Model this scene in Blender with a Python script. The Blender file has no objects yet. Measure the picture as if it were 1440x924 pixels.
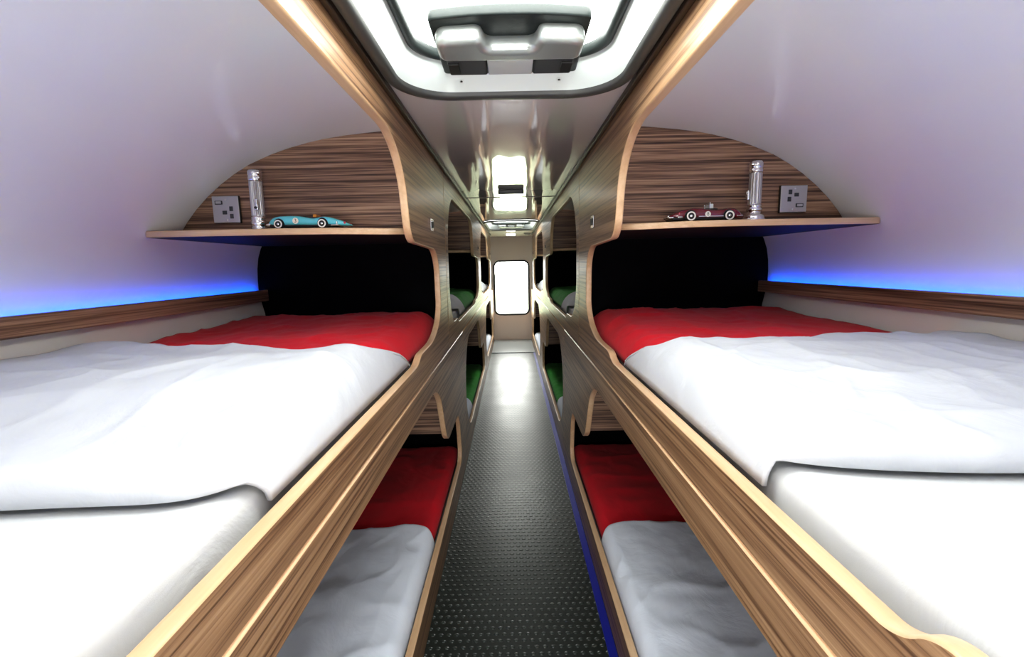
import bpy, bmesh, math, random
from mathutils import Vector, Matrix, noise
random.seed(4)
S = bpy.context.scene
COL = S.collection
H = 1.2            # eye height above the floor; heights below are given relative to it and shifted by H
A = 0.30           # half width of the aisle
PER = 2.25         # length of one bunk bay

# ------------------------------------------------------------------ materials
def new_mat(name):
    m = bpy.data.materials.new(name); m.use_nodes = True
    nt = m.node_tree
    return m, nt, nt.nodes['Principled BSDF']

def simple(name, col, rough=.5, metal=0., spec=.5, coat=0., emit=None, estr=0., bump=None):
    m, nt, b = new_mat(name)
    b.inputs['Base Color'].default_value = (*col, 1)
    b.inputs['Roughness'].default_value = rough
    b.inputs['Metallic'].default_value = metal
    b.inputs['Specular IOR Level'].default_value = spec
    b.inputs['Coat Weight'].default_value = coat
    b.inputs['Coat Roughness'].default_value = .05
    if emit:
        b.inputs['Emission Color'].default_value = (*emit, 1)
        b.inputs['Emission Strength'].default_value = estr
    N = nt.nodes
    tc = N.new('ShaderNodeTexCoord'); nz = N.new('ShaderNodeTexNoise')
    nz.inputs['Scale'].default_value = bump[0] if bump else 40
    nz.inputs['Detail'].default_value = bump[2] if bump and len(bump) > 2 else 2
    nt.links.new(tc.outputs['Object'], nz.inputs['Vector'])
    bp = N.new('ShaderNodeBump'); bp.inputs['Strength'].default_value = bump[1] if bump else .02
    bp.inputs['Distance'].default_value = .01
    nt.links.new(nz.outputs['Fac'], bp.inputs['Height']); nt.links.new(bp.outputs['Normal'], b.inputs['Normal'])
    return m

def wood(name, axis, stops, rough=.38, across=(85, 230), along=1.0, spec=.45):
    m, nt, b = new_mat(name)
    N, L = nt.nodes, nt.links
    tc = N.new('ShaderNodeTexCoord'); oi = N.new('ShaderNodeObjectInfo')
    add = N.new('ShaderNodeVectorMath'); add.operation = 'ADD'
    mul = N.new('ShaderNodeVectorMath'); mul.operation = 'SCALE'
    comb = N.new('ShaderNodeCombineXYZ')
    for i in range(3): L.new(oi.outputs['Random'], comb.inputs[i])
    L.new(comb.outputs[0], mul.inputs[0]); mul.inputs['Scale'].default_value = 7.3
    L.new(tc.outputs['Object'], add.inputs[0]); L.new(mul.outputs[0], add.inputs[1])
    facs = []
    for sc, det, dist in ((across[0], 4, .35), (across[1], 3, .1)):
        mp = N.new('ShaderNodeMapping')
        v = [sc, sc, sc]; v['XYZ'.index(axis)] = along * sc / across[0]
        mp.inputs['Scale'].default_value = v
        L.new(add.outputs[0], mp.inputs['Vector'])
        nz = N.new('ShaderNodeTexNoise'); nz.inputs['Scale'].default_value = 1
        nz.inputs['Detail'].default_value = det; nz.inputs['Roughness'].default_value = .62
        nz.inputs['Distortion'].default_value = dist
        L.new(mp.outputs[0], nz.inputs['Vector']); facs.append(nz.outputs['Fac'])
    mx = N.new('ShaderNodeMix'); mx.inputs['Factor'].default_value = .33
    L.new(facs[0], mx.inputs[2]); L.new(facs[1], mx.inputs[3])
    rp = N.new('ShaderNodeValToRGB'); L.new(mx.outputs[0], rp.inputs['Fac'])
    el = rp.color_ramp.elements
    while len(el) < len(stops): el.new(.5)
    for e, (p, c) in zip(el, stops): e.position = p; e.color = (*c, 1)
    L.new(rp.outputs['Color'], b.inputs['Base Color'])
    b.inputs['Roughness'].default_value = rough
    b.inputs['Specular IOR Level'].default_value = spec
    bp = N.new('ShaderNodeBump'); bp.inputs['Strength'].default_value = .12; bp.inputs['Distance'].default_value = .002
    L.new(mx.outputs[0], bp.inputs['Height']); L.new(bp.outputs['Normal'], b.inputs['Normal'])
    return m

PANEL_STOPS = [(.34, (.085, .044, .022)), (.43, (.17, .092, .05)), (.49, (.31, .182, .098)), (.57, (.40, .25, .14)), (.68, (.50, .335, .20))]
BOARD_STOPS = [(.35, (.028, .013, .010)), (.43, (.10, .052, .035)), (.50, (.23, .132, .086)), (.56, (.36, .22, .145)), (.66, (.48, .32, .22))]
EDGE_STOPS = [(.3, (.54, .35, .20)), (.5, (.64, .44, .27)), (.7, (.72, .53, .35))]
M = {}
M['panel'] = wood('zebra_wood_panel', 'Y', PANEL_STOPS, rough=.34)
M['board'] = wood('zebra_wood_board', 'X', BOARD_STOPS, rough=.42, across=(120, 280), along=1.5)
M['rail'] = wood('zebra_wood_rail', 'Y', BOARD_STOPS, rough=.4, across=(80, 200))
M['edge'] = wood('pale_wood_edging', 'Y', EDGE_STOPS, rough=.32, across=(28, 90), along=2)
M['edgex'] = wood('pale_wood_shelf_edging', 'X', EDGE_STOPS, rough=.36, across=(90, 240), along=3)
M['wall'] = simple('gloss_white_laminate', (.85, .885, .915), .25, spec=.5, coat=.5, bump=(2.2, .07))
M['lowwall'] = simple('cream_liner', (.78, .75, .70), .5, bump=(30, .05))
M['endwall'] = simple('cream_end_panel', (.74, .66, .60), .5, bump=(120, .05))
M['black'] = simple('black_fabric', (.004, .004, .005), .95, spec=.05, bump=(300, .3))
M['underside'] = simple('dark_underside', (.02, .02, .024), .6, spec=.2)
M['seal'] = simple('dark_green_rubber', (.020, .028, .027), .45, bump=(60, .05))
M['rim'] = simple('grey_plastic_rim', (.075, .078, .075), .45)
M['hatchw'] = simple('white_plastic', (.56, .60, .59), .35)
M['silver'] = simple('silver_plastic', (.44, .47, .46), .28, metal=.5)
M['charcoal'] = simple('charcoal_plastic', (.05, .055, .06), .4)
M['chrome'] = simple('chrome', (.78, .78, .80), .12, metal=1.0)
M['satin'] = simple('satin_steel', (.52, .51, .52), .34, metal=.75)
M['darkplastic'] = simple('black_plastic', (.012, .012, .013), .4)
M['socketdark'] = simple('dark_grey_insert', (.05, .052, .06), .45)
M['trim'] = simple('dark_brown_trim', (.045, .026, .016), .4)
M['lamp'] = simple('lit_lamp_lens', (.9, .9, .88), .4, emit=(1, .96, .9), estr=4)
M['blue'] = simple('blue_led', (.0, .1, 1), .4, emit=(.0, .11, 1.0), estr=7.5)
M['bluefloor'] = simple('blue_floor_led', (.0, .006, .12), .4, emit=(.0, .004, .8), estr=.05)
M['teal'] = simple('teal_enamel', (.12, .52, .60), .22, coat=.6)
M['maroon'] = simple('maroon_enamel', (.13, .006, .016), .2, coat=.7)
M['tyre'] = simple('tyre_rubber', (.012, .012, .013), .6)
M['whitewall'] = simple('whitewall_band', (.75, .72, .68), .5)
M['orange'] = simple('orange_seat', (.55, .22, .03), .5)
M['redlamp'] = simple('red_lens', (.45, .02, .05), .3)
M['cream'] = simple('cream_roundel', (.80, .74, .60), .5)
M['ink'] = simple('dark_ink', (.12, .03, .02), .5)
M['inkg'] = simple('dark_green_ink', (.05, .09, .07), .5)
M['whiteseam'] = simple('pale_floor_plate', (.30, .33, .34), .3)

def cloth(name, col, rough=.85):
    m, nt, b = new_mat(name)
    N, L = nt.nodes, nt.links
    b.inputs['Base Color'].default_value = (*col, 1)
    b.inputs['Roughness'].default_value = rough
    b.inputs['Specular IOR Level'].default_value = .12
    b.inputs['Sheen Weight'].default_value = .08
    tc = N.new('ShaderNodeTexCoord')
    n1 = N.new('ShaderNodeTexNoise'); n1.inputs['Scale'].default_value = 7; n1.inputs['Detail'].default_value = 5; n1.inputs['Distortion'].default_value = .8
    n2 = N.new('ShaderNodeTexNoise'); n2.inputs['Scale'].default_value = 700
    L.new(tc.outputs['Object'], n1.inputs['Vector']); L.new(tc.outputs['Object'], n2.inputs['Vector'])
    b1 = N.new('ShaderNodeBump'); b1.inputs['Strength'].default_value = .6; b1.inputs['Distance'].default_value = .012
    b2 = N.new('ShaderNodeBump'); b2.inputs['Strength'].default_value = .08; b2.inputs['Distance'].default_value = .001
    L.new(n1.outputs['Fac'], b1.inputs['Height']); L.new(n2.outputs['Fac'], b2.inputs['Height'])
    L.new(b1.outputs['Normal'], b2.inputs['Normal']); L.new(b2.outputs['Normal'], b.inputs['Normal'])
    return m
M['white'] = cloth('white_cotton', (.60, .622, .66))
M['lowduvet'] = cloth('white_cotton_brightened', (.78, .84, .95))  # white duvet cotton again, light and cool tint put into the colour for lower bunks
M['matt'] = cloth('white_sheet', (.60, .62, .63))
M['red'] = cloth('red_cotton', (.68, .012, .028))
M['green'] = cloth('green_cotton', (.05, .33, .05))

def floor_mat():
    m, nt, b = new_mat('studded_rubber')
    N, L = nt.nodes, nt.links
    tc = N.new('ShaderNodeTexCoord'); sep = N.new('ShaderNodeSeparateXYZ'); L.new(tc.outputs['Object'], sep.inputs[0])
    def math_(op, a, v=None, c=None):
        n = N.new('ShaderNodeMath'); n.operation = op
        for i, q in enumerate((a, v, c)):
            if q is None: continue
            if isinstance(q, (int, float)): n.inputs[i].default_value = q
            else: L.new(q, n.inputs[i])
        return n.outputs[0]
    p = .026
    def cell(o): return math_('SUBTRACT', math_('FRACT', math_('DIVIDE', o, p)), .5)
    row = math_('FLOOR', math_('DIVIDE', sep.outputs['Y'], p))
    shift = math_('MULTIPLY', math_('MODULO', math_('ABSOLUTE', row), 2.0), p * .5)
    cx = cell(math_('ADD', sep.outputs['X'], shift)); cy = cell(sep.outputs['Y'])
    d = math_('SQRT', math_('ADD', math_('MULTIPLY', cx, cx), math_('MULTIPLY', math_('MULTIPLY', cy, cy), 1.7)))
    mr = N.new('ShaderNodeMapRange'); mr.interpolation_type = 'SMOOTHSTEP'
    mr.inputs['From Min'].default_value = .34; mr.inputs['From Max'].default_value = .16
    L.new(d, mr.inputs['Value'])
    bp = N.new('ShaderNodeBump'); bp.inputs['Strength'].default_value = .8; bp.inputs['Distance'].default_value = .0022
    L.new(mr.outputs[0], bp.inputs['Height']); L.new(bp.outputs['Normal'], b.inputs['Normal'])
    nz = N.new('ShaderNodeTexNoise'); nz.inputs['Scale'].default_value = 5; nz.inputs['Detail'].default_value = 6
    L.new(tc.outputs['Object'], nz.inputs['Vector'])
    r = N.new('ShaderNodeMapRange'); r.inputs['To Min'].default_value = .27; r.inputs['To Max'].default_value = .42
    L.new(nz.outputs['Fac'], r.inputs['Value']); L.new(r.outputs[0], b.inputs['Roughness'])
    mc = N.new('ShaderNodeMix'); mc.data_type = 'RGBA'
    mc.inputs[6].default_value = (.008, .014, .012, 1); mc.inputs[7].default_value = (.03, .042, .038, 1)
    L.new(mr.outputs[0], mc.inputs[0]); L.new(mc.outputs[2], b.inputs['Base Color'])
    b.inputs['Specular IOR Level'].default_value = .7
    return m
M['floor'] = floor_mat()

def ceil_mat():
    m, nt, b = new_mat('high_gloss_ceiling')
    N, L = nt.nodes, nt.links
    b.inputs['Base Color'].default_value = (.74, .70, .71, 1)
    b.inputs['Roughness'].default_value = .10
    b.inputs['Specular IOR Level'].default_value = .5
    b.inputs['Coat Weight'].default_value = 1; b.inputs['Coat Roughness'].default_value = .015; b.inputs['Coat IOR'].default_value = 1.6
    tc = N.new('ShaderNodeTexCoord'); mp = N.new('ShaderNodeMapping'); mp.inputs['Scale'].default_value = (9, 1.6, 1)
    nz = N.new('ShaderNodeTexNoise'); nz.inputs['Scale'].default_value = 1; nz.inputs['Detail'].default_value = 1.5
    L.new(tc.outputs['Object'], mp.inputs[0]); L.new(mp.outputs[0], nz.inputs['Vector'])
    bp = N.new('ShaderNodeBump'); bp.inputs['Strength'].default_value = .12; bp.inputs['Distance'].default_value = .02
    L.new(nz.outputs['Fac'], bp.inputs['Height'])
    L.new(bp.outputs['Normal'], b.inputs['Normal']); L.new(bp.outputs['Normal'], b.inputs['Coat Normal'])
    return m
M['ceil'] = ceil_mat()

def glass_mat():
    m = bpy.data.materials.new('clear_glazing'); m.use_nodes = True
    nt = m.node_tree; nt.nodes.clear()
    o = nt.nodes.new('ShaderNodeOutputMaterial'); t = nt.nodes.new('ShaderNodeBsdfTransparent'); g = nt.nodes.new('ShaderNodeBsdfGlossy')
    g.inputs['Roughness'].default_value = .03
    mx = nt.nodes.new('ShaderNodeMixShader'); mx.inputs[0].default_value = .05
    t.inputs['Color'].default_value = (.95, .97, .96, 1)
    nt.links.new(t.outputs[0], mx.inputs[1]); nt.links.new(g.outputs[0], mx.inputs[2])
    nt.links.new(mx.outputs[0], o.inputs[0])
    return m
M['glass'] = glass_mat()

def grass_mat():
    m, nt, b = new_mat('grass')
    N, L = nt.nodes, nt.links
    nz = N.new('ShaderNodeTexNoise'); nz.inputs['Scale'].default_value = .6; nz.inputs['Detail'].default_value = 8
    tc = N.new('ShaderNodeTexCoord'); L.new(tc.outputs['Object'], nz.inputs['Vector'])
    rp = N.new('ShaderNodeValToRGB'); L.new(nz.outputs['Fac'], rp.inputs[0])
    rp.color_ramp.elements[0].color = (.24, .28, .17, 1); rp.color_ramp.elements[1].color = (.40, .43, .30, 1)
    L.new(rp.outputs[0], b.inputs['Base Color']); b.inputs['Roughness'].default_value = .9
    return m
M['grass'] = grass_mat()

# ------------------------------------------------------------------ object helpers
def link_mesh(name, me, mat, parent=None, smooth=False):
    o = bpy.data.objects.new(name, me); COL.objects.link(o)
    if mat and not me.materials: me.materials.append(mat)
    if parent is not None:
        o.parent = parent
        me.transform(Matrix.Translation(-world_loc(parent)))
    if smooth:
        for p in me.polygons: p.use_smooth = True
    return o
def world_loc(o):
    v = o.location.copy()
    while o.parent: o = o.parent; v = v + o.location
    return v
def from_bm(name, bm, mat, parent=None, smooth=False):
    bmesh.ops.recalc_face_normals(bm, faces=bm.faces)
    me = bpy.data.meshes.new(name); bm.to_mesh(me); bm.free()
    return link_mesh(name, me, mat, parent, smooth)
def from_data(name, vs, fs, mat, parent=None, smooth=True, recalc=True):
    me = bpy.data.meshes.new(name); me.from_pydata([tuple(v) for v in vs], [], fs); me.update()
    if recalc:
        bm = bmesh.new(); bm.from_mesh(me); bmesh.ops.recalc_face_normals(bm, faces=bm.faces); bm.to_mesh(me); bm.free()
    return link_mesh(name, me, mat, parent, smooth)
def thing(name, label, cat, loc=(0, 0, 0), group=None):
    o = bpy.data.objects.new(name, None); COL.objects.link(o); o.location = loc
    o.empty_display_size = .05
    return tag(o, label, cat, group)
def tag(o, label, cat, group=None):
    o['label'] = label; o['category'] = cat
    if group: o['group'] = group
    return o
def struct(o):
    o['kind'] = 'structure'; return o
def copy_tree(o, loc, label, group=None, parent=None):
    c = o.copy(); COL.objects.link(c)
    if parent is None:
        c.location = loc; c['label'] = label
        if group: c['group'] = group
    else: c.parent = parent
    for ch in list(o.children): copy_tree(ch, None, None, None, c)
    return c
def box_bm(x0, x1, y0, y1, z0, z1, bev=0., seg=2, bm=None):
    bm2 = bmesh.new()
    r = bmesh.ops.create_cube(bm2, size=1)
    for v in bm2.verts:
        v.co = Vector(((x0 + x1) / 2 + v.co.x * (x1 - x0), (y0 + y1) / 2 + v.co.y * (y1 - y0), (z0 + z1) / 2 + v.co.z * (z1 - z0)))
    if bev: bmesh.ops.bevel(bm2, geom=list(bm2.edges), offset=bev, segments=seg, affect='EDGES', profile=.5)
    if bm is None: return bm2
    me = bpy.data.meshes.new('t'); bm2.to_mesh(me); bm2.free(); bm.from_mesh(me); bpy.data.meshes.remove(me)
    return bm
def lathe_bm(prof, c, axis='Z', n=28, flute=None, bm=None, loop=False):
    bm = bm or bmesh.new(); rings = []
    for (r, h) in prof:
        ring = []
        for i in range(n):
            a = 2 * math.pi * i / n; rr = r
            if flute and flute[0] <= h <= flute[1]: rr = r * (1 - .07 * (i % 2))
            p = {'Z': (rr * math.cos(a), rr * math.sin(a), h), 'Y': (rr * math.cos(a), h, rr * math.sin(a)), 'X': (h, rr * math.cos(a), rr * math.sin(a))}[axis]
            ring.append(bm.verts.new((c[0] + p[0], c[1] + p[1], c[2] + p[2])))
        rings.append(ring)
    for a, b in zip(rings, rings[1:] + (rings[:1] if loop else [])):
        for i in range(n): bm.faces.new((a[i], a[(i + 1) % n], b[(i + 1) % n], b[i]))
    if not loop: bm.faces.new(rings[0]); bm.faces.new(rings[-1])
    return bm

def rounded(verts, n=10):
    """verts: (u, v, tangent length) -> smooth closed outline"""
    out = []; k = len(verts)
    for i in range(k):
        p = Vector(verts[i][:2]); r = verts[i][2]
        a = Vector(verts[i - 1][:2]); b = Vector(verts[(i + 1) % k][:2])
        if r == 0: out.append(p); continue
        ta, tb = (r if not isinstance(r, tuple) else r[0]), (r if not isinstance(r, tuple) else r[1])
        p0 = p + (a - p).normalized() * ta; p1 = p + (b - p).normalized() * tb
        for j in range(n + 1):
            t = j / n
            # conic (rational quadratic) close to a circular arc
            w = .72
            d = (1 - t) ** 2 + 2 * w * t * (1 - t) + t * t
            out.append(((1 - t) ** 2 * p0 + 2 * w * t * (1 - t) * p + t * t * p1) / d)
    return out
def rrect(x0, x1, y0, y1, r, n=10):
    return rounded([(x0, y0, r), (x1, y0, r), (x1, y1, r), (x0, y1, r)], n)
def plate_mesh(outlines, thick, bev=.003, res=2):
    """filled 2D plate with holes, thickness along local Z (0..thick)"""
    cu = bpy.data.curves.new('c', 'CURVE'); cu.dimensions = '2D'; cu.fill_mode = 'BOTH'
    cu.extrude = thick / 2 - bev if thick else 0; cu.bevel_depth = bev; cu.bevel_resolution = res
    if bev: cu.offset = -bev
    for pts in outlines:
        sp = cu.splines.new('POLY'); sp.points.add(len(pts) - 1); sp.use_cyclic_u = True
        for q, p in zip(sp.points, pts): q.co = (p[0], p[1], 0, 1)
    o = bpy.data.objects.new('c', cu); COL.objects.link(o)
    dg = bpy.context.evaluated_depsgraph_get(); dg.update()
    me = bpy.data.meshes.new_from_object(o.evaluated_get(dg))
    bpy.data.objects.remove(o); bpy.data.curves.remove(cu)
    me.materials.clear()
    me.transform(Matrix.Translation((0, 0, thick / 2)))
    return me
def split_by(me, test):
    """two bmeshes: faces passing the test and the others"""
    res = []
    for want in (True, False):
        bm = bmesh.new(); bm.from_mesh(me)
        bmesh.ops.remove_doubles(bm, verts=bm.verts, dist=1e-5)
        bm.normal_update()
        dead = [f for f in bm.faces if test(f) != want]
        bmesh.ops.delete(bm, geom=dead, context='FACES')
        res.append(bm)
    return res
def remap(bm, fn):
    for v in bm.verts: v.co = Vector(fn(v.co))
    return bm

# ------------------------------------------------------------------ body shell
PROF = [(.302, .452), (.43, .436), (.55, .424), (.64, .410), (.75, .382), (.86, .340), (.94, .292), (1.0, .246), (1.055, .193), (1.10, .137),
        (1.13, .088), (1.148, .03), (1.155, -.04), (1.155, -.10), (1.147, -.15), (1.137, -.19), (1.130, -.30)]
def smooth_prof(P, k=3):
    out = []
    for i in range(len(P) - 1):
        p0 = Vector(P[max(i - 1, 0)]); p1 = Vector(P[i]); p2 = Vector(P[i + 1]); p3 = Vector(P[min(i + 2, len(P) - 1)])
        for j in range(k):
            t = j / k
            out.append(.5 * ((2 * p1) + (p2 - p0) * t + (2 * p0 - 5 * p1 + 4 * p2 - p3) * t * t + (3 * p1 - p0 - 3 * p2 + p3) * t ** 3))
    out.append(Vector(P[-1])); return out
SP = smooth_prof(PROF)
def wall_x(z):
    for a, b in zip(SP, SP[1:]):
        if a.y >= z >= b.y:
            t = (a.y - z) / max(a.y - b.y, 1e-6); return a.x + (b.x - a.x) * t
    return SP[0].x if z > SP[0].y else SP[-1].x
Y0, Y1 = -1.0, 7.2
for s, nm in ((-1, 'wall_left'), (1, 'wall_right')):
    prof = SP + [Vector((1.13, -H))]
    ny = 24; vs = []; fs = []
    for p in prof:
        for j in range(ny + 1): vs.append((s * p.x, Y0 + (Y1 - Y0) * j / ny, p.y + H))
    w = ny + 1
    for i in range(len(prof) - 1):
        for j in range(ny): fs.append((i * w + j, i * w + j + 1, (i + 1) * w + j + 1, (i + 1) * w + j))
    o = from_data(nm, vs, fs, M['wall'], smooth=True, recalc=False)
    o.data.materials.append(M['lowwall'])
    for p in o.data.polygons:
        if p.center.z < H - .12: p.material_index = 1
    struct(o)
struct(from_bm('floor', box_bm(-1.13, 1.13, Y0, Y1, -.03, 0), M['floor']))
struct(from_bm('trim_1', box_bm(-.297, .297, 6.12, 7.19, .0, .010, .003), M['whiteseam']))
# ceiling strip with the two rooflight holes
HOLES = [(.335, 1.235), (4.55, 5.765)]
me = plate_mesh([[Vector(p) for p in ((-.33, Y0), (.33, Y0), (.33, 3.018), (-.33, 3.018))], rrect(-.272, .272, HOLES[0][0] + .012, HOLES[0][1] - .012, .13)], .008, 0)
me.transform(Matrix.Translation((0, 0, H + .43))); struct(link_mesh('ceiling', me, M['ceil']))
me = plate_mesh([[Vector(p) for p in ((-.33, 3.022), (.33, 3.022), (.33, 6.05), (-.33, 6.05))], rrect(-.272, .272, HOLES[1][0] + .012, HOLES[1][1] - .012, .13)], .008, 0)
me.transform(Matrix.Translation((0, 0, H + .43))); struct(link_mesh('ceiling', me, M['ceil']))
struct(from_bm('ceiling', box_bm(-.33, .33, 6.054, Y1, H + .43, H + .438), M['endwall']))
struct(from_bm('trim_2', box_bm(-.298, .298, 3.014, 3.026, H + .4275, H + .434), M['trim']))
for s, nm in ((-1, 'trim_3'), (1, 'trim_4')):
    a, b = sorted((s * .286, s * .2995))
    struct(from_bm(nm, box_bm(a, b, -.15, 6.58, H + .414, H + .4295, .003), M['trim']))
# end wall with window hole, back wall
WIN = (-.277, .265, H - .785, H + .056)
me = plate_mesh([[Vector(p) for p in ((-1.17, 0), (1.17, 0), (1.17, H + .46), (-1.17, H + .46))], rrect(WIN[0], WIN[1], WIN[2], WIN[3], .085)], .02, 0)
bm = bmesh.new(); bm.from_mesh(me); remap(bm, lambda c: (c.x, 7.2 + c.z, c.y)); struct(from_bm('wall_end', bm, M['endwall']))
struct(from_bm('wall_back', box_bm(-1.17, 1.17, Y0 - .02, Y0, 0, H + .46), M['wall']))
wr = bpy.data.objects.new('window_1', None); COL.objects.link(wr); wr.location = (0, 7.19, WIN[2]); struct(wr)
me = plate_mesh([rrect(WIN[0] - .012, WIN[1] + .012, WIN[2] - .012, WIN[3] + .012, .097), rrect(WIN[0] + .014, WIN[1] - .014, WIN[2] + .014, WIN[3] - .014, .074)], .03, .006)
bm = bmesh.new(); bm.from_mesh(me); remap(bm, lambda c: (c.x, 7.186 + c.z, c.y)); from_bm('window_frame', bm, M['darkplastic'], wr, True)
me = plate_mesh([rrect(WIN[0] + .01, WIN[1] - .01, WIN[2] + .01, WIN[3] - .01, .078)], .004, 0)
bm = bmesh.new(); bm.from_mesh(me); remap(bm, lambda c: (c.x, 7.204 + c.z, c.y)); from_bm('pane', bm, M['glass'], wr)
struct(from_bm('ground', box_bm(-60, 60, -40, 120, -1.6, -1.5), M['grass']))
# skirting strips at the foot of the bunk fronts
# ------------------------------------------------------------------ bunk fronts
T = .023
UP_HOLE = UP_RIGHT = [(-.085, .338, .27), (1.30, .338, (.17, .14)), (1.375, .073, .055), (1.87, .062, (.12, .10)), (1.885, -.277, (.14, .30)), (1.44, -.280, .024),
           (1.385, -.305, .028), (.330, -.305, .02), (.302, -.276, .018), (-.085, -.270, (.22, .22))]
LO_HOLE = [(.50, -.468, (.30, .33)), (1.75, -.468, (.13, .12)), (1.915, -.772, .07), (2.35, -.778, (.07, .10)), (2.425, -1.072, .09), (.50, -1.072, (.33, .30))]
UP_LEFT = UP_RIGHT[:7] + [(.245, -.305, .02), (.21, -.280, .02), (-.085, -.280, (.16, .20))]
LO_NEAR = [(.36, -.468, (.12, .14))] + LO_HOLE[1:-1] + [(.36, -1.072, (.20, .20))]
def front_panel(s, kind, near=False):
    if kind == 'u':
        outer = [(-.168, -.382), (2.078, -.382), (2.078, .4285), (-.168, .4285)]; hole = UP_LEFT if s < 0 else UP_RIGHT; base = (s * A, 0, H - .382)
    else:
        y_ = .29 if near else .432; outer = [(y_, -H + .002), (2.678, -H + .002), (2.678, -.387), (y_, -.387)]; hole = LO_NEAR if near else LO_HOLE; base = (s * A, .432, .0)
    me = plate_mesh([[Vector(p) for p in outer], rounded(hole, 14)], T, .0042, 3)
    good, rest = split_by(me, lambda f: abs(f.normal.z) > .9)
    fn = lambda c: (s * (A + c.z), c.x, c.y + H)
    return remap(good, fn), remap(rest, fn), base
WHERE = {-1: 'left', 1: 'right'}
BAY = ['nearest', 'second', 'farthest']
BED = ['red', 'green', 'white']
for s in (-1, 1):
    for kind in 'ul':
        g, r, base = front_panel(s, kind)
        lv = 'upper' if kind == 'u' else 'lower'
        lab = lambda k: 'wood grained cut-out front of the %s bunk on the %s, %s' % (lv, WHERE[s],
              ('around the red bedding', 'around the green bedding', 'nearest the end window')[k])
        t = thing('bunk_fascia', lab(0), 'bunk panel', base, 'cut-out fronts of the bunks')
        from_bm('board', g, M['panel'], t)
        from_bm('edge_band', r, M['edge'], t, True)
        if kind == 'l':
            g, r, base = front_panel(s, kind, True)
            t1 = thing('bunk_fascia', lab(1), 'bunk panel', base, 'cut-out fronts of the bunks')
            g1, r1, _ = front_panel(s, kind)
            for o_ in list(t.children): bpy.data.objects.remove(o_)
            from_bm('board', g, M['panel'], t); from_bm('edge_band', r, M['edge'], t, True)
            from_bm('board', g1, M['panel'], t1); from_bm('edge_band', r1, M['edge'], t1, True)
            t1.location.y += PER
            copy_tree(t1, (base[0], base[1] + PER * 2, base[2]), lab(2))
        else:
            for k in (1, 2): copy_tree(t, (base[0], base[1] + PER * k, base[2]), lab(k))

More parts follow.
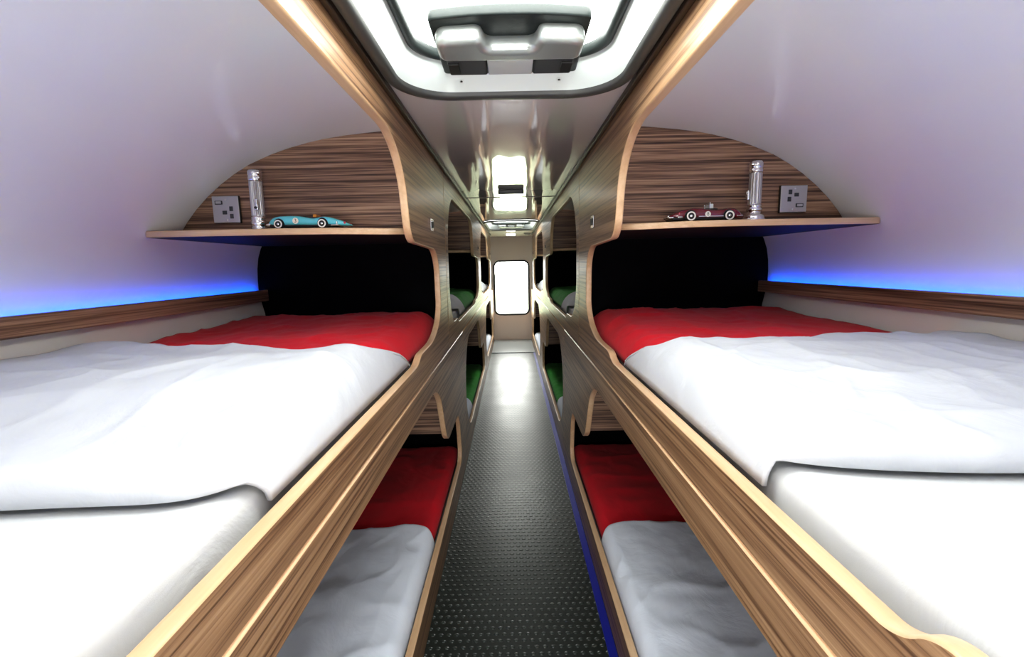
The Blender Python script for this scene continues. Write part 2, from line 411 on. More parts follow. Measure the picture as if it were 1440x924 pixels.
# ------------------------------------------------------------------ shelves, footwell boxes
def shelf_outline(s):
    xw = 1.118
    pts = [(A + T + .001, 2.068), (A + T + .001, 1.475), (.40, 1.465), (.47, 1.435), (.56, 1.405), (.70, 1.395), (.95, 1.40), (xw - .012, 1.405), (xw - .003, 1.41), (xw - .003, 2.068)]
    return [Vector((s * x, y)) for x, y in pts]
for s in (-1, 1):
    W = WHERE[s]
    # shelf
    me = plate_mesh([shelf_outline(s)], .020, .003)
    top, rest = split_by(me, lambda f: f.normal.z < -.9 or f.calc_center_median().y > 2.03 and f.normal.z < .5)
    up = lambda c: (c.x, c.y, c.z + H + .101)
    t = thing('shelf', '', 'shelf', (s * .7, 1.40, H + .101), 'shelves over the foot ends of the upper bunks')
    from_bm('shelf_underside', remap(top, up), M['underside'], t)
    from_bm('shelf_board', remap(rest, up), M['edgex'], t)
    t['label'] = 'pale edged wooden shelf on the %s carrying a %s toy car and a torch' % (W, 'pale blue' if s < 0 else 'dark red')
    for k in (1, 2): copy_tree(t, (s * .7, 1.40 + PER * k, H + .101), 'wooden shelf on the %s inside the %s upper bunk, seen through its cut-out' % (W, BAY[k]))
    # wooden board above the shelf, following the roof curve
    pts = [(A + T + .001, .1215), (wall_x(.1215) - .001, .1215)]
    zs = [.16, .20, .24, .28, .31, .34, .37, .39, .405, .415, .425, .432]
    pts += [(wall_x(z) - .001, z) for z in zs]; pts.append((A + T + .001, .445))
    me = plate_mesh([[Vector((s * x, z)) for x, z in pts]], .018, 0)
    bm = bmesh.new(); bm.from_mesh(me)
    t = thing('arched_board', 'arched stripy wooden board behind the %s toy car on the %s' % ('pale blue' if s < 0 else 'dark red', W), 'wooden board', (s * .7, 1.55, H + .1215), 'arched boards above the shelves')
    from_bm('board', remap(bm, lambda c: (c.x, 1.552 + c.z, c.y + H)), M['board'], t)
    for k in (1, 2): copy_tree(t, (s * .7, 1.55 + PER * k, H + .1215), 'stripy wooden board above the shelf of the %s upper bunk on the %s' % (BAY[k], W))
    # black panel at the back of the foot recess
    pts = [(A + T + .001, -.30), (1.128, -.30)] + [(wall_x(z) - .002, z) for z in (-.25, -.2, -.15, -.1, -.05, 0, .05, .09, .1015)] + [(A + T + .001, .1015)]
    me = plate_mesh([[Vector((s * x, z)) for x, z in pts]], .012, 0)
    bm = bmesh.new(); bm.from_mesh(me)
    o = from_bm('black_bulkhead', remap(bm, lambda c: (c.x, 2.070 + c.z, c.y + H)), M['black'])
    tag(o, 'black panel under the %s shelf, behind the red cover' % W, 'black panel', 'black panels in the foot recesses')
    for k in (1, 2):
        c = o.copy(); COL.objects.link(c); c.location.y = PER * k
        c['label'] = 'black panel of the %s upper bunk on the %s, behind its %s bedding' % (BAY[k], W, BED[k])
    # lower bunk: wooden board and black recess
    o = from_bm('footwell_board', box_bm(*sorted((s * (A + T + .001), s * 1.128)), 1.975, 1.993, H - .752, H - .452), M['board'])
    tag(o, 'short stripy wooden board hanging under the %s upper bunk behind the lower red bedding' % W, 'wooden board', 'boards above the lower foot recesses')
    for k in (1, 2):
        c = o.copy(); COL.objects.link(c); c.location.y = PER * k
        c['label'] = 'stripy wooden board above the %s bedding of the %s lower bunk on the %s' % (BED[k], BAY[k], W)
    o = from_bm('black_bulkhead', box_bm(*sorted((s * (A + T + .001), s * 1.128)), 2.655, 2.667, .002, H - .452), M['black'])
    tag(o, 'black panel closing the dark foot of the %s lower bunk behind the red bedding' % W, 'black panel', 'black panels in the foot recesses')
    for k in (1, 2):
        c = o.copy(); COL.objects.link(c); c.location.y = PER * k
        if k == 2: c.location.y = PER * k - .15
        c['label'] = 'black panel closing the %s lower bunk on the %s, behind its %s bedding' % (BAY[k], W, BED[k])
    # roof of the lower recess
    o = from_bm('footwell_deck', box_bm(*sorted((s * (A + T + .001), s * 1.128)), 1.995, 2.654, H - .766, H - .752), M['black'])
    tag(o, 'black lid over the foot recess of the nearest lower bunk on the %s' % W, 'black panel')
    # slatless base of each upper bunk
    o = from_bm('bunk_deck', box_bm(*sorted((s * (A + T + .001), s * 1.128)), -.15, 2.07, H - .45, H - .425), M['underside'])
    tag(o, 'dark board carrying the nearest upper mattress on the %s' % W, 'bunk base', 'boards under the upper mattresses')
    for k in (1, 2):
        c = o.copy(); COL.objects.link(c); c.location.y = PER * k
        c['label'] = 'dark board carrying the %s upper mattress on the %s' % (BAY[k], W)

# ------------------------------------------------------------------ bedding
def fbm(x, y, sd, oct=3):
    v = 0; a = 1.; f = 1.
    for _ in range(oct):
        v += a * noise.noise(Vector((x * f, y * f, sd))); a *= .5; f *= 2.1
    return v
def ridge(x, y, sd): return max(0., 1 - abs(noise.noise(Vector((x, y, sd)))) * 3.2) ** 2
def sheet(name, s, x0, x1, ya, yb, ztop, zedge, sd, mat, parent=None, rx=.05, ry=(.03, .03), amp=.008, nx=70, ny=70, lift=None, rib=1., gap=0., flap=0.):
    """cloth lying on a bed. x0 aisle side, x1 wall side (unsigned); ya/yb functions of u in [0,1] from aisle to wall;
    the aisle edge and the two ends roll down to zedge"""
    vs = []; fs = []
    for i in range(nx + 1):
        u = i / nx
        uu = u ** 1.35
        x = x0 + (x1 - x0) * uu
        for j in range(ny + 1):
            v = j / ny
            v = .5 - .5 * math.cos(math.pi * v) * (.35) + (v - .5) * .65
            y = ya(uu) + (yb(uu) - ya(uu)) * v
            dx = (x - x0); da = (y - ya(uu)); db = (yb(uu) - y)
            def fall(d, r): return 1 - math.sqrt(max(0., 1 - ((r - d) / r) ** 2)) if d < r else 0.
            k = max(fall(dx, rx), fall(da, ry[0]) * .999, fall(db, ry[1]) * .999)
            k = min(1., k)
            z = ztop + amp * fbm(x * 4.2, y * 4.2, sd) + amp * .9 * rib * ridge(x * 2.3 + .6 * fbm(x * 3, y * 3, sd + 5), y * 4.5 + .5 * x, sd + 9)
            z += amp * .55 * rib * ridge(x * 7, y * 3.1 + fbm(x * 2, y * 2, sd + 2), sd + 3) + amp * .25 * fbm(x * 14, y * 11, sd + 7)
            if lift: z += lift(x, y, uu, v)
            ze = zedge(y) if callable(zedge) else zedge
            if dx > rx and k > 0 and callable(zedge) is False: pass
            zt = max(z, ze + .002)
            if gap: zt -= gap
            # ends come down only onto the layer below
            kx = min(1., fall(dx, rx)); ke = min(1., fall(da, ry[0]) if flap else max(fall(da, ry[0]), fall(db, ry[1])))
            zz = zt - (zt - ze) * kx
            zend = ENDZ
            if zz > zend: zz = zz - (zz - zend) * ke * ENDK
            if flap: zz -= flap * min(1., fall(db, ry[1]))
            vs.append((s * x, y, zz + H))
    w = ny + 1
    for i in range(nx):
        for j in range(ny): fs.append((i * w + j, i * w + j + 1, (i + 1) * w + j + 1, (i + 1) * w + j))
    me = bpy.data.meshes.new(name); me.from_pydata(vs, [], fs); me.update()
    bm = bmesh.new(); bm.from_mesh(me); bmesh.ops.recalc_face_normals(bm, faces=bm.faces)
    if sum(f.normal.z for f in bm.faces) < 0: bmesh.ops.reverse_faces(bm, faces=bm.faces)
    bm.to_mesh(me); bm.free()
    o = link_mesh(name, me, mat, parent, True)
    md = o.modifiers.new('thickness', 'SOLIDIFY'); md.thickness = .006; md.offset = -1
    return o
ENDZ = -1; ENDK = 1.
def mattress(s, x0, x1, y0, y1, z0, z1, label, group):
    bm = box_bm(*sorted((s * x0, s * x1)), y0, y1, z0 + H, z1 + H, .03, 4)
    o = from_bm('mattress', bm, M['matt'], None, True)
    return tag(o, label, 'mattress', group)
for s in (-1, 1):
    W = WHERE[s]
    # -------- upper bunks
    for k in range(3):
        o = PER * k
        mattress(s, .344 if k != 1 else .350, 1.110, -.13 + o, 2.065 + o, -.425, -.272,
                 ('white sheeted mattress in the upper bunk on the %s, under the red cover' if k == 0 else
                  'mattress in the second upper bunk on the %s, under green bedding' if k == 1 else
                  'mattress in the upper bunk beside the end window on the %s') % W, 'upper bunk mattresses')
        ENDZ, ENDK = -.262, 1.
        sd = 3.7 * k + (11 if s > 0 else 2)
        if k < 2:
            b = sheet('bed_cover', s, .3345 if k == 0 else .3375, 1.115, lambda u: (.90 if k == 0 else .635) + o, lambda u: 2.055 + o - .012 * u, -.19, -.306, sd, M['red' if k == 0 else 'green'],
                      rx=.085, ry=(.03, .05), amp=.008, nx=80, ny=90, gap=(.023 if k == 0 else .031),
                      lift=lambda x, y, u, v: .010 * math.exp(-((y - o - 1.9) / .15) ** 2))
            tag(b, ('red cotton cover across the far end of the nearest upper bunk on the %s' if k == 0 else
                    'green cover at the far end of the second upper bunk on the %s') % W, 'bed cover', 'coloured bed covers')
        if s < 0:
            ya = lambda u: .475 + o + .09 * math.exp(-u / .04) + .006 * math.sin(u * 9)
            yb = lambda u: 1.085 - (.35 if k == 1 else 0) + o + .12 * u + .008 * math.sin(u * 14 + 1) + (.30 if k != 1 else .1) * math.exp(-u / .035)
        else:
            ya = lambda u: .53 + o + .04 * math.exp(-u / .07) + .010 * math.sin(u * 7 + 2)
            yb = lambda u: 1.085 - (.35 if k == 1 else 0) + o + .085 * u + .008 * math.sin(u * 12) + (.26 if k != 1 else .1) * math.exp(-u / .035)
        ENDZ, ENDK = -.262, 1.
        d = sheet('duvet', s, .3275 if s > 0 else .3285, 1.115, ya, yb, -.19, -.303, sd, M['white'], rx=.085, ry=(.04, .02), amp=.008, nx=130, ny=120, flap=.013 if k < 2 else 0.,
                  lift=lambda x, y, u, v: -.036 * (lambda t: t * t * (3 - 2 * t))(min(1., max(0., (.86 - (.48 if k == 1 else 0.) - (y - o)) / .34))))
        tag(d, ('white duvet spread over the nearest upper bunk on the %s' if k == 0 else
                'white duvet below the green cover in the second upper bunk on the %s' if k == 1 else
                'white bedding in the upper bunk beside the end window on the %s') % W, 'duvet', 'white duvets')
    # -------- lower bunks
    for k in range(3):
        o = PER * k
        x0 = A + T + .003
        mattress(s, x0 + .021, 1.110, .46 + o, (2.645 if k < 2 else 2.49) + o, -H + .001, -1.105,
                 'low mattress in the %s lower bunk on the %s, under %s bedding' % (BAY[k], W, BED[k]), 'lower bunk mattresses')
        sd = 3.7 * k + (71 if s > 0 else 53)
        yend = (2.60 if k < 2 else 2.46)
        ENDZ, ENDK = -1.098, 1.
        if k < 2:
            b = sheet('bed_cover', s, x0 + .0125, 1.108, lambda u: (1.45 if k == 0 else .98) + o, lambda u: yend + o, -1.048, -1.112, sd, M['red' if k == 0 else 'green'],
                      rx=.05, ry=(.03, .03), amp=.006, nx=60, ny=70, gap=.020)
            tag(b, ('red cotton cover in the nearest lower bunk on the %s, below the wooden rail' if k == 0 else
                    'green cover in the second lower bunk on the %s, near the floor') % W, 'bed cover', 'coloured bed covers')
        yb = (lambda u: 1.725 - (.46 if k == 1 else 0) + o + .012 * math.sin(u * 8) - .05 * math.exp(-u / .03)) if k < 2 else (lambda u: 2.45 + o)
        d = sheet('duvet', s, x0 + .004, 1.108, lambda u: .60 + o, yb, -1.048, -1.110, sd, M['lowduvet'], rx=.05, ry=(.03, .022), amp=.007, nx=80, ny=110, flap=.011 if k < 2 else 0.)
        tag(d, ('white duvet in the nearest lower bunk on the %s, beside the aisle floor' if k == 0 else
                'white duvet in the second lower bunk on the %s, nearer than the green cover' if k == 1 else
                'white bedding in the farthest lower bunk on the %s, by the end wall') % W, 'duvet', 'white duvets')

# ------------------------------------------------------------------ wall rails with blue light
for s in (-1, 1):
    W = WHERE[s]
    t = thing('light_rail', 'dark stripy wooden rail along the %s wall with blue light glowing above it' % W, 'wall rail', (s * 1.11, -.1, H - .142), 'wooden wall rails with blue lighting')
    from_bm('rail', box_bm(*sorted((s * 1.110, s * 1.126)), -.12, 2.07, H - .142, H - .092, .003), M['rail'], t)
    from_bm('rail_bracket', box_bm(*sorted((s * 1.126, s * 1.148)), -.12, 2.07, H - .142, H - .134), M['rail'], t)
    o = from_bm('led_strip', box_bm(*sorted((s * 1.1262, s * 1.129)), -.10, 2.05, H - .114, H - .0945), M['blue'], t)
    o['label'] = 'glowing blue light strip behind the rail'
o = from_bm('led_strip', box_bm(.272, .2985, .45, 6.9, .0005, .004), M['bluefloor'])
tag(o, 'thin blue light strip along the right edge of the aisle floor', 'light strip')

# ------------------------------------------------------------------ sockets
def socket(s):
    cx, cz, y = (-.941, .197, 1.55) if s < 0 else (.926, .196, 1.55)
    t = thing('wall_socket', '', 'socket', (cx, y, H + cz - .042), 'wall sockets above the shelves')
    if s < 0: t['label'] = 'square brushed metal wall socket at left, beside the standing torch near the pale blue car'
    else: t['label'] = 'square brushed metal wall socket at right, beyond the torch near the dark red car'
    def at(u, v): return (cx + s * -1 * u if s > 0 else cx + u, cz + v)
    w = .043
    from_bm('back_box', box_bm(cx - w - .001, cx + w + .001, y - .009, y - .0005, H + cz - w - .001, H + cz + w + .001, .002), M['darkplastic'], t)
    from_bm('face_plate', box_bm(cx - w, cx + w, y - .0125, y - .0088, H + cz - w, H + cz + w, .0016), M['satin'], t)
    if s < 0: pins = [(-.004, -.010, .0075, .0060), (.018, .002, .0060, .0075), (.018, -.022, .0060, .0075)]; sw = (-.021, .022); scr = [(.002, .032), (.003, -.034)]
    else: pins = [(.008, .013, .0075, .0060), (-.013, .022, .0060, .0075), (-.015, -.001, .0060, .0075)]; sw = (.019, -.021); scr = [(.002, .033), (-.003, -.033)]
    for (u, v, a, b) in pins:
        from_bm('pin_hole', box_bm(cx + u - a, cx + u + a, y - .0134, y - .012, H + cz + v - b, H + cz + v + b, .0008), M['socketdark'], t)
    o = from_bm('rocker_switch', box_bm(cx + sw[0] - .0125, cx + sw[0] + .0125, y - .0145, y - .012, H + cz + sw[1] - .006, H + cz + sw[1] + .006, .001), M['socketdark'], t)
    from_bm('rocker', box_bm(cx + sw[0] - .009, cx + sw[0] + .009, y - .0165, y - .0144, H + cz + sw[1] - .004, H + cz + sw[1] + .004, .001), M['satin'], o)
    for (u, v) in scr:
        bm = lathe_bm([(.0001, 0), (.0032, 0), (.0032, -.0012), (.0001, -.0012)], (cx + u, y - .012, H + cz + v), 'Y', 14)
        from_bm('screw', bm, M['chrome'], t)
socket(-1); socket(1)

# switches on the bunk fronts
for s in (-1, 1):
    y, z = 1.722, H + .150
    t = thing('light_switch', 'small chrome switch plate on the nearest upper bunk front at %s' % WHERE[s], 'switch', (s * (A - .001), y, z - .022), 'small switches on the bunk fronts')
    x = s * A
    from_bm('plate', box_bm(*sorted((x - s * .0005, x - s * .005)), y - .026, y + .026, z - .022, z + .022, .0015), M['chrome'], t)
    from_bm('rocker', box_bm(*sorted((x - s * .0048, x - s * .009)), y - .013, y + .013, z - .011, z + .012, .001), M['darkplastic'], t)
    for k in (1, 2): copy_tree(t, (s * (A - .001), y + PER * k + .08, z - .022), 'small switch plate on the %s upper bunk front at %s' % (BAY[k], WHERE[s]))

# ------------------------------------------------------------------ torches
ZS = H + .1215   # top of the shelves
def torch_left():
    c = (-.810, 1.490, ZS)
    t = thing('torch', 'slim chrome torch standing upright beside the pale blue toy car', 'torch', c, 'chrome torches on the shelves')
    from_bm('head', lathe_bm([(.001, 0), (.020, 0), (.0225, .003), (.0225, .011), (.0205, .014), (.0225, .017), (.0225, .029), (.0205, .032), (.0215, .036), (.0215, .042), (.019, .046), (.001, .047)], c), M['chrome'], t, True)
    from_bm('barrel', lathe_bm([(.001, .046), (.019, .046), (.0195, .05), (.0195, .150), (.019, .153), (.001, .153)], c, n=48, flute=(.049, .151)), M['satin'], t)
    from_bm('tail_cap', lathe_bm([(.001, .153), (.0185, .153), (.0205, .156), (.0205, .166), (.019, .168), (.0205, .171), (.0205, .181), (.018, .187), (.001, .188)], c), M['chrome'], t, True)
    sw = from_bm('switch_slide', box_bm(c[0] + .002, c[0] + .014, c[1] - .0245, c[1] - .015, ZS + .062, ZS + .098, .004, 3), M['chrome'], t, True)
    from_bm('switch_button', lathe_bm([(.0005, .0), (.0042, 0), (.0042, -.004), (.0005, -.005)], (c[0] + .008, c[1] - .024, ZS + .070), 'Y', 16), M['darkplastic'], sw)
def torch_right():
    c = (.772, 1.490, ZS)
    t = thing('torch', 'chrome torch standing on a wide round head beside the dark red toy car', 'torch', c, 'chrome torches on the shelves')
    from_bm('head', lathe_bm([(.001, 0), (.031, 0), (.034, .003), (.034, .007), (.031, .010), (.032, .013), (.030, .018), (.024, .023), (.020, .026), (.021, .031), (.023, .034), (.023, .040), (.019, .043), (.021, .046), (.021, .052), (.001, .053)], c), M['chrome'], t, True)
    from_bm('barrel', lathe_bm([(.001, .052), (.0185, .052), (.019, .056), (.019, .146), (.0185, .149), (.001, .149)], c, n=32, flute=(.055, .147)), M['satin'], t)
    from_bm('tail_cap', lathe_bm([(.001, .149), (.018, .149), (.020, .152), (.020, .160), (.0185, .162), (.020, .165), (.020, .178), (.017, .185), (.001, .186)], c), M['chrome'], t, True)
    sw = from_bm('switch_slide', box_bm(c[0] - .026, c[0] - .017, c[1] - .006, c[1] + .006, ZS + .066, ZS + .098, .0035, 3), M['chrome'], t, True)
    from_bm('switch_button', box_bm(c[0] - .029, c[0] - .025, c[1] - .004, c[1] + .004, ZS + .084, ZS + .094, .0015), M['chrome'], sw)
torch_left(); torch_right()

# ------------------------------------------------------------------ toy cars (front to the left)
def text_mesh(txt, size):
    cu = bpy.data.curves.new('t', 'FONT'); cu.body = txt; cu.size = size; cu.align_x = 'CENTER'; cu.align_y = 'CENTER'; cu.extrude = .0002
    o = bpy.data.objects.new('t', cu); COL.objects.link(o)
    dg = bpy.context.evaluated_depsgraph_get(); dg.update()
    me = bpy.data.meshes.new_from_object(o.evaluated_get(dg)); bpy.data.objects.remove(o); bpy.data.curves.remove(cu)
    me.materials.clear(); return me
def toy_car(x0, Ln, yc, paint, label, stations, wheels, wr, digit, ink, hw, kind):
    t = thing('toy_car', label, 'toy car', (x0 + Ln / 2, yc, ZS), 'tinplate toy racing cars')
    # body: lofted sections
    def at(t_, col):
        for a, b in zip(stations, stations[1:]):
            if a[0] <= t_ <= b[0]:
                f = (t_ - a[0]) / (b[0] - a[0]); f = f * f * (3 - 2 * f) if False else f
                return a[col] + (b[col] - a[col]) * f
        return stations[-1][col]
    ns, nr = 44, 24; vs = []; fs = []
    for i in range(ns + 1):
        q = i / ns; zb, zt, w = [at(q, c) * Ln for c in (1, 2, 3)]
        zm = (zb + zt) / 2; hh = (zt - zb) / 2
        for j in range(nr):
            a = 2 * math.pi * j / nr
            ca, sa = math.cos(a), math.sin(a)
            e = .55
            yy = w * math.copysign(abs(ca) ** e, ca); z = zm + hh * math.copysign(abs(sa) ** .75, sa)
            if sa > 0 and abs(ca) < .75: z -= hh * .22 * (1 - abs(ca) / .75)      # bonnet lies lower than the wings
            vs.append((x0 + q * Ln, yc + yy, ZS + z))
    for i in range(ns):
        for j in range(nr): fs.append((i * nr + j, i * nr + (j + 1) % nr, (i + 1) * nr + (j + 1) % nr, (i + 1) * nr + j))
    fs.append(tuple(range(nr))); fs.append(tuple(range(ns * nr, (ns + 1) * nr)))
    body = from_data('body', vs, fs, paint, t, True)
    # underside / chassis
    from_bm('chassis', box_bm(x0 + .05 * Ln, x0 + .86 * Ln, yc - hw * .86, yc + hw * .86, ZS + .022 * Ln, ZS + .06 * Ln, .003), M['darkplastic'], t)
    for wq in wheels:
        for sy in (-1, 1):
            c = (x0 + wq * Ln, yc + sy * hw * .93, ZS + wr)
            wl = from_bm('wheel', lathe_bm([(.0005, .0), (wr * .72, .0), (wr, -.0015), (wr, -.0075), (wr * .8, -.009), (.0005, -.0095)] if sy < 0 else [(.0005, .0), (wr * .72, .0), (wr, .0015), (wr, .0075), (wr * .8, .009), (.0005, .0095)], c, 'Y', 32), M['tyre'], t, True)
            def ring(r0, r1, off):
                return lathe_bm([(r0, sy * (.0092 + off)), (r1, sy * (.0092 + off)), (r1, sy * (.0085)), (r0, sy * .0085)], c, 'Y', 28, loop=True)
            from_bm('whitewall', ring(wr * .62, wr * .88, .0006), M['whitewall'], wl)
            from_bm('hub_cap', lathe_bm([(.0003, sy * .0115), (wr * .26, sy * .011), (wr * .33, sy * .009), (.0003, sy * .0088)], c, 'Y', 20), M['chrome'], wl, True)
        # dark wheel arches let into the sides
        for sy in (-1, 1):
            from_bm('wheel_arch', lathe_bm([(.0005, sy * (hw * .90)), (wr * 1.13, sy * (hw * .90)), (wr * 1.13, sy * (hw * 1.012)), (.0005, sy * (hw * 1.012))], (x0 + wq * Ln, yc, ZS + wr * 1.08), 'Y', 28), M['darkplastic'], t)
    # roundel with racing number
    rq = .385 if kind == 'blue' else .49
    rz = ZS + (.092 if kind == 'blue' else .088) * Ln
    rx = x0 + rq * Ln; rr = .036 * Ln if kind == 'blue' else .036 * Ln
    ysurf = yc - hw * 1.012
    ro = from_bm('number_roundel', lathe_bm([(.0003, 0), (rr, 0), (rr, -.0012), (.0003, -.0012)], (rx, ysurf, rz), 'Y', 26), M['cream'] if kind == 'blue' else M['whitewall'], t)
    me = text_mesh(digit, rr * 1.75)
    bm = bmesh.new(); bm.from_mesh(me); remap(bm, lambda c: (rx + c.x, ysurf - .0016 - c.z, rz + c.y)); from_bm('number', bm, ink, ro)
    # cockpit, seats, windscreen
    cq = .575 if kind == 'blue' else .56
    cz = ZS + at(cq, 2) * Ln
    from_bm('cockpit', box_bm(x0 + (cq - .08) * Ln, x0 + (cq + .09) * Ln, yc - hw * .62, yc + hw * .62, cz - .012, cz + .0015, .003, 3), M['darkplastic'], t)
    if kind == 'blue':
        from_bm('seat', box_bm(x0 + .555 * Ln, x0 + .60 * Ln, yc - hw * .45, yc + hw * .45, cz - .006, cz + .011, .003, 3), M['orange'], t, True)
        from_bm('windscreen', box_bm(x0 + .46 * Ln, x0 + .468 * Ln, yc - hw * .55, yc + hw * .55, cz - .002, cz + .006, .0015), M['charcoal'], t)
    else:
        bm = bmesh.new()
        for yy in (-.5, .5): box_bm(x0 + .543 * Ln, x0 + .553 * Ln, yc + hw * yy - .0015, yc + hw * yy + .0015, cz - .003, cz + .020, 0, 2, bm)
        box_bm(x0 + .543 * Ln, x0 + .553 * Ln, yc - hw * .5, yc + hw * .5, cz + .017, cz + .020, 0, 2, bm)
        ws = from_bm('windscreen', bm, M['chrome'], t)
        from_bm('screen_glass', box_bm(x0 + .560 * Ln, x0 + .60 * Ln, yc - hw * .48, yc + hw * .48, cz - .003, cz + .016, .002), M['hatchw'], ws)
        from_bm('seat', box_bm(x0 + .60 * Ln, x0 + .64 * Ln, yc - hw * .45, yc + hw * .45, cz - .006, cz + .004, .002, 2), M['charcoal'], t, True)
        from_bm('side_strip', box_bm(x0 + .37 * Ln, x0 + .71 * Ln, ysurf - .001, ysurf + .002, ZS + .055 * Ln, ZS + .066 * Ln, .0005), M['chrome'], t)
    # bumpers and lamps
    bm = box_bm(x0 + .0 * Ln, x0 + .075 * Ln, yc - hw * .80, yc + hw * .80, ZS + .042 * Ln, ZS + .066 * Ln, .002, 3)
    if kind != 'blue': box_bm(x0 - .004 * Ln, x0 + .03 * Ln, yc - hw * .5, yc + hw * .5, ZS + .055 * Ln, ZS + .085 * Ln, .002, 2, bm); box_bm(x0 + .10 * Ln, x0 + .175 * Ln, yc - hw * .98, yc + hw * .98, ZS + .045 * Ln, ZS + .067 * Ln, .002, 2, bm)
    from_bm('front_bumper', bm, M['chrome'], t, True)
    if kind == 'blue':
        bm = box_bm(x0 + .80 * Ln, x0 + .905 * Ln, yc - hw * .97, yc + hw * .97, ZS + .028 * Ln, ZS + .046 * Ln, .002, 2)
        box_bm(x0 + .865 * Ln, x0 + .885 * Ln, yc - hw * .95, yc - hw * .8, ZS + .03 * Ln, ZS + .08 * Ln, .002, 2, bm)
    else:
        bm = box_bm(x0 + .87 * Ln, x0 + .95 * Ln, yc - hw * .96, yc + hw * .96, ZS + .055 * Ln, ZS + .072 * Ln, .002, 2)
    from_bm('rear_bumper', bm, M['chrome'], t, True)
    for sy in (-1, 1):
        if kind == 'blue':
            from_bm('tail_lamp', lathe_bm([(.0005, -.003), (.003, -.003), (.0042, 0), (.003, .003), (.0005, .003)], (x0 + .955 * Ln, yc + sy * hw * .62, ZS + .066 * Ln), 'Y', 14), M['redlamp'], t, True)
        else:
            from_bm('head_lamp', lathe_bm([(.0005, -.004), (.0035, -.004), (.006, 0), (.004, .004), (.0005, .004)], (x0 + .125 * Ln, yc + sy * hw * .80, ZS + .095 * Ln), 'X', 14), M['redlamp'], t, True)
BLUE = [(0, .040, .072, .075), (.03, .034, .098, .115), (.06, .030, .128, .14), (.10, .030, .153, .158), (.18, .030, .168, .168), (.3, .030, .171, .17), (.4, .030, .166, .17), (.47, .03, .155, .17), (.54, .03, .138, .17), (.60, .03, .132, .17),
        (.65, .03, .146, .17), (.72, .03, .155, .17), (.80, .03, .143, .166), (.87, .03, .118, .155), (.93, .03, .095, .13), (.98, .032, .068, .095), (1, .036, .052, .06)]
RED = [(0, .045, .072, .08), (.03, .04, .092, .12), (.08, .034, .120, .15), (.14, .032, .148, .165), (.22, .03, .172, .172), (.34, .03, .186, .172), (.43, .03, .180, .172), (.5, .03, .165, .172), (.6, .03, .158, .172), (.70, .03, .166, .172),
       (.80, .03, .182, .172), (.86, .03, .172, .168), (.92, .032, .135, .15), (.97, .036, .095, .12), (1, .045, .07, .08)]
toy_car(-.760, .252, 1.468, M['teal'], 'pale blue toy racing car with cream number roundel on the left shelf', BLUE, (.18, .71), .0140, '3', M['ink'], .17 * .252, 'blue')
toy_car(.486, .236, 1.475, M['maroon'], 'dark red toy racing car with white number roundel on the right shelf', RED, (.265, .765), .0155, '8', M['inkg'], .172 * .236, 'red')

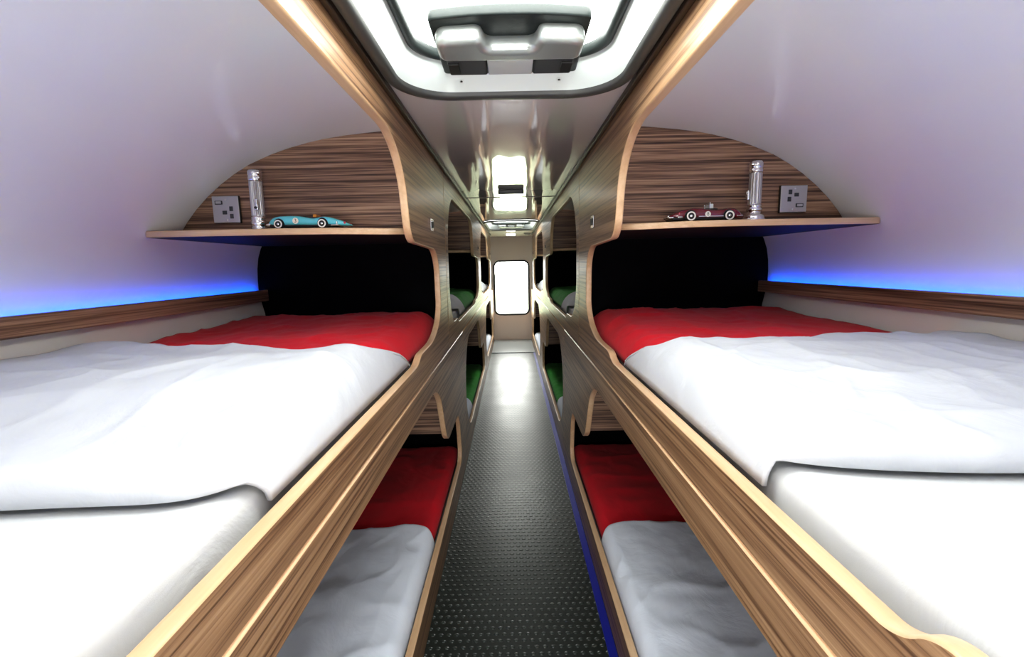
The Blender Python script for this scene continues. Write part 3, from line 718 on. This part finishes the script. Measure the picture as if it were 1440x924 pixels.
# ------------------------------------------------------------------ rooflights
def loft(loops, close=False):
    vs = []; fs = []; n = len(loops[0][0])
    for pts, z in loops:
        for p in pts: vs.append((p.x, p.y, z))
    for i in range(len(loops) - 1):
        for j in range(n): fs.append((i * n + j, i * n + (j + 1) % n, (i + 1) * n + (j + 1) % n, (i + 1) * n + j))
    return vs, fs
def rooflight():
    y0, y1 = HOLES[0]; Z = H + .43
    t = thing('rooflight', 'large grey rimmed rooflight in the ceiling, nearest the camera, white sky above', 'rooflight', (0, y0, Z), 'rooflights in the aisle ceiling')
    R = lambda d, r: rrect(-.284 + d, .284 - d, y0 + d, y1 - d, r, 12)
    vs, fs = loft([(R(0, .14), Z - .001), (R(.001, .14), Z - .010), (R(.005, .137), Z - .014), (R(.024, .122), Z - .014), (R(.028, .119), Z - .010), (R(.029, .118), Z + .004)])
    from_data('rim', vs, fs, M['rim'], t)
    vs, fs = loft([(R(.027, .119), Z - .006), (R(.031, .117), Z + .004), (R(.040, .112), Z + .022), (R(.052, .105), Z + .050), (R(.056, .10), Z + .066), (R(.064, .096), Z + .068)])
    from_data('liner', vs, fs, M['hatchw'], t)
    vs, fs = loft([(R(.050, .104), Z + .075), (R(.056, .10), Z + .058), (R(.066, .094), Z + .054), (R(.074, .09), Z + .060), (R(.076, .088), Z + .075)])
    from_data('gasket', vs, fs, M['seal'], t)
    me = plate_mesh([R(.06, .1)], .004, 0); me.transform(Matrix.Translation((0, 0, Z + .072)))
    link_mesh('pane', me, M['glass'], t)
    # latch block at the far side
    hp = rounded([(-.166, .985, .02), (-.155, .928, .012), (0, .905, .1), (.155, .928, .012), (.166, .985, .02), (.160, 1.19, .01), (-.160, 1.19, .01)], 6)
    hp = rounded([(-.160, 1.19, .01), (-.158, .940, .012), (0, .915, .10), (.158, .940, .012), (.160, 1.19, .01)], 6)
    me = plate_mesh([hp], .020, .004); me.transform(Matrix.Translation((0, 0, Z + .034)))
    bp = link_mesh('latch_plate', me, M['seal'], t, True)
    # silver cover with finger notch: outline in plan, swept over a rounded section
    cov = rounded([(-.150, 1.048, .02), (-.150, .962, .025), (-.058, .955, .014), (-.047, 1.003, .014), (.047, 1.003, .014), (.058, .955, .014), (.150, .962, .025), (.150, 1.048, .02)], 6)
    me = plate_mesh([cov], .040, .014, 4); me.transform(Matrix.Translation((0, 0, Z + .0)))
    cv = link_mesh('latch_cover', me, M['silver'], t, True)
    for sx in (-1, 1):
        a, b = sorted((sx * .052, sx * .138))
        q = from_bm('latch_pocket', box_bm(a, b, 1.044, 1.128, Z + .006, Z + .034, .004), M['charcoal'], t)
        a, b = sorted((sx * .112, sx * .136))
        from_bm('latch_tab', box_bm(a, b, 1.060, 1.110, Z + .0015, Z + .007, .001), M['darkplastic'], q)
        from_bm('screw', lathe_bm([(.0005, 0), (.0035, 0), (.0035, -.002), (.0005, -.0025)], (sx * .118, 1.168, Z + .009), 'Z', 14), M['chrome'], t)
    from_bm('latch_label_plate', box_bm(-.050, .050, 1.046, 1.122, Z + .004, Z + .030, .003), M['hatchw'], t)
    return t
rl = rooflight()
rl2 = copy_tree(rl, (0, HOLES[1][0], H + .43), 'white rooflight in the far end of the glossy ceiling, near the end window')
rl2.scale.y = 1.35

# ceiling lamp, small lamp, detector
Z = H + .43
t = thing('ceiling_lamp', 'small white lamp with a dark front edge on the glossy ceiling at the joint', 'lamp', (0, 2.80, Z - .024), None)
me = plate_mesh([rounded([(-.072, 2.72, .03), (.072, 2.72, .03), (.062, 2.92, .02), (-.062, 2.92, .02)], 8)], .022, .006, 3); me.transform(Matrix.Translation((0, 0, Z - .0225)))
link_mesh('lens', me, M['lamp'], t, True)
me = plate_mesh([rounded([(-.076, 2.700, .012), (.076, 2.700, .012), (.074, 2.728, .01), (-.074, 2.728, .01)], 8)], .026, .006, 3); me.transform(Matrix.Translation((0, 0, Z - .0265)))
link_mesh('front_cap', me, M['charcoal'], t, True)
t = thing('ceiling_lamp', 'short white bar lamp on the matt ceiling just before the end wall', 'lamp', (-.01, 6.45, Z - .03))
from_bm('lens', box_bm(-.068, .058, 6.40, 6.50, Z - .030, Z - .008, .006, 3), M['lamp'], t, True)
from_bm('base', box_bm(-.072, .062, 6.39, 6.51, Z - .010, Z - .001, .002), M['hatchw'], t)
t = thing('smoke_detector', 'small round white detector on the ceiling beside the end bar lamp', 'detector', (.225, 6.42, Z - .03))
from_bm('base', lathe_bm([(.001, -.001), (.050, -.001), (.050, -.010), (.001, -.010)], (.225, 6.42, Z), n=28), M['hatchw'], t, True)
from_bm('cover', lathe_bm([(.001, -.010), (.044, -.010), (.042, -.022), (.03, -.032), (.001, -.034)], (.225, 6.42, Z), n=28), M['hatchw'], t, True)

# ------------------------------------------------------------------ light
w = bpy.data.worlds.new('sky'); S.world = w; w.use_nodes = True
bg = w.node_tree.nodes['Background']; bg.inputs['Color'].default_value = (1, .985, .955, 1); bg.inputs['Strength'].default_value = 10
def area(name, loc, rot, sx, sy, power, col=(1, 1, 1), portal=False, spread=None):
    l = bpy.data.lights.new(name, 'AREA'); l.shape = 'RECTANGLE'; l.size = sx; l.size_y = sy; l.energy = power; l.color = col
    if portal: l.cycles.is_portal = True
    if spread: l.spread = spread
    o = bpy.data.objects.new(name, l); COL.objects.link(o); o.location = loc; o.rotation_euler = rot
    return o
area('rooflight_portal', (0, .785, H + .53), (0, 0, 0), .60, .95, 1, portal=True)
area('rooflight_portal', (0, 5.0, H + .53), (0, 0, 0), .60, .95, 1, portal=True)
area('window_portal', (0, 7.24, H - .365), (math.radians(-90), 0, 0), .60, .9, 1, portal=True)
area('fill_light_top', (0, -.05, H + .41), (0, 0, 0), .45, .5, 3.2, (1, .985, .96))  # added fill light, no fitting there; brightens the near beds
area('fill_light_rear', (0, -.8, H - .45), (math.radians(122), 0, 0), .5, .5, 12, (1, .98, .95))  # added unseen fill light, aimed up to brighten ceiling and upper walls

# ------------------------------------------------------------------ camera
cam = bpy.data.cameras.new('camera'); co = bpy.data.objects.new('camera', cam); COL.objects.link(co)
cam.sensor_fit = 'HORIZONTAL'; cam.sensor_width = 36; cam.lens = 16; cam.clip_start = .02
pitch, roll = .13971, math.radians(1.1)
Rm = Matrix.Rotation(0.0011, 4, 'Z') @ Matrix.Rotation(math.pi / 2 - pitch, 4, 'X') @ Matrix.Rotation(-roll, 4, 'Z')
co.matrix_world = Matrix.Translation((-.006, 0, H)) @ Rm
S.camera = co
S.view_settings.view_transform = 'Standard'
S.view_settings.look = 'None'
S.view_settings.exposure = 0.92
S.view_settings.gamma = 0.87
S.cycles.use_denoising = True
S.cycles.max_bounces = 10
S.cycles.sample_clamp_indirect = 6
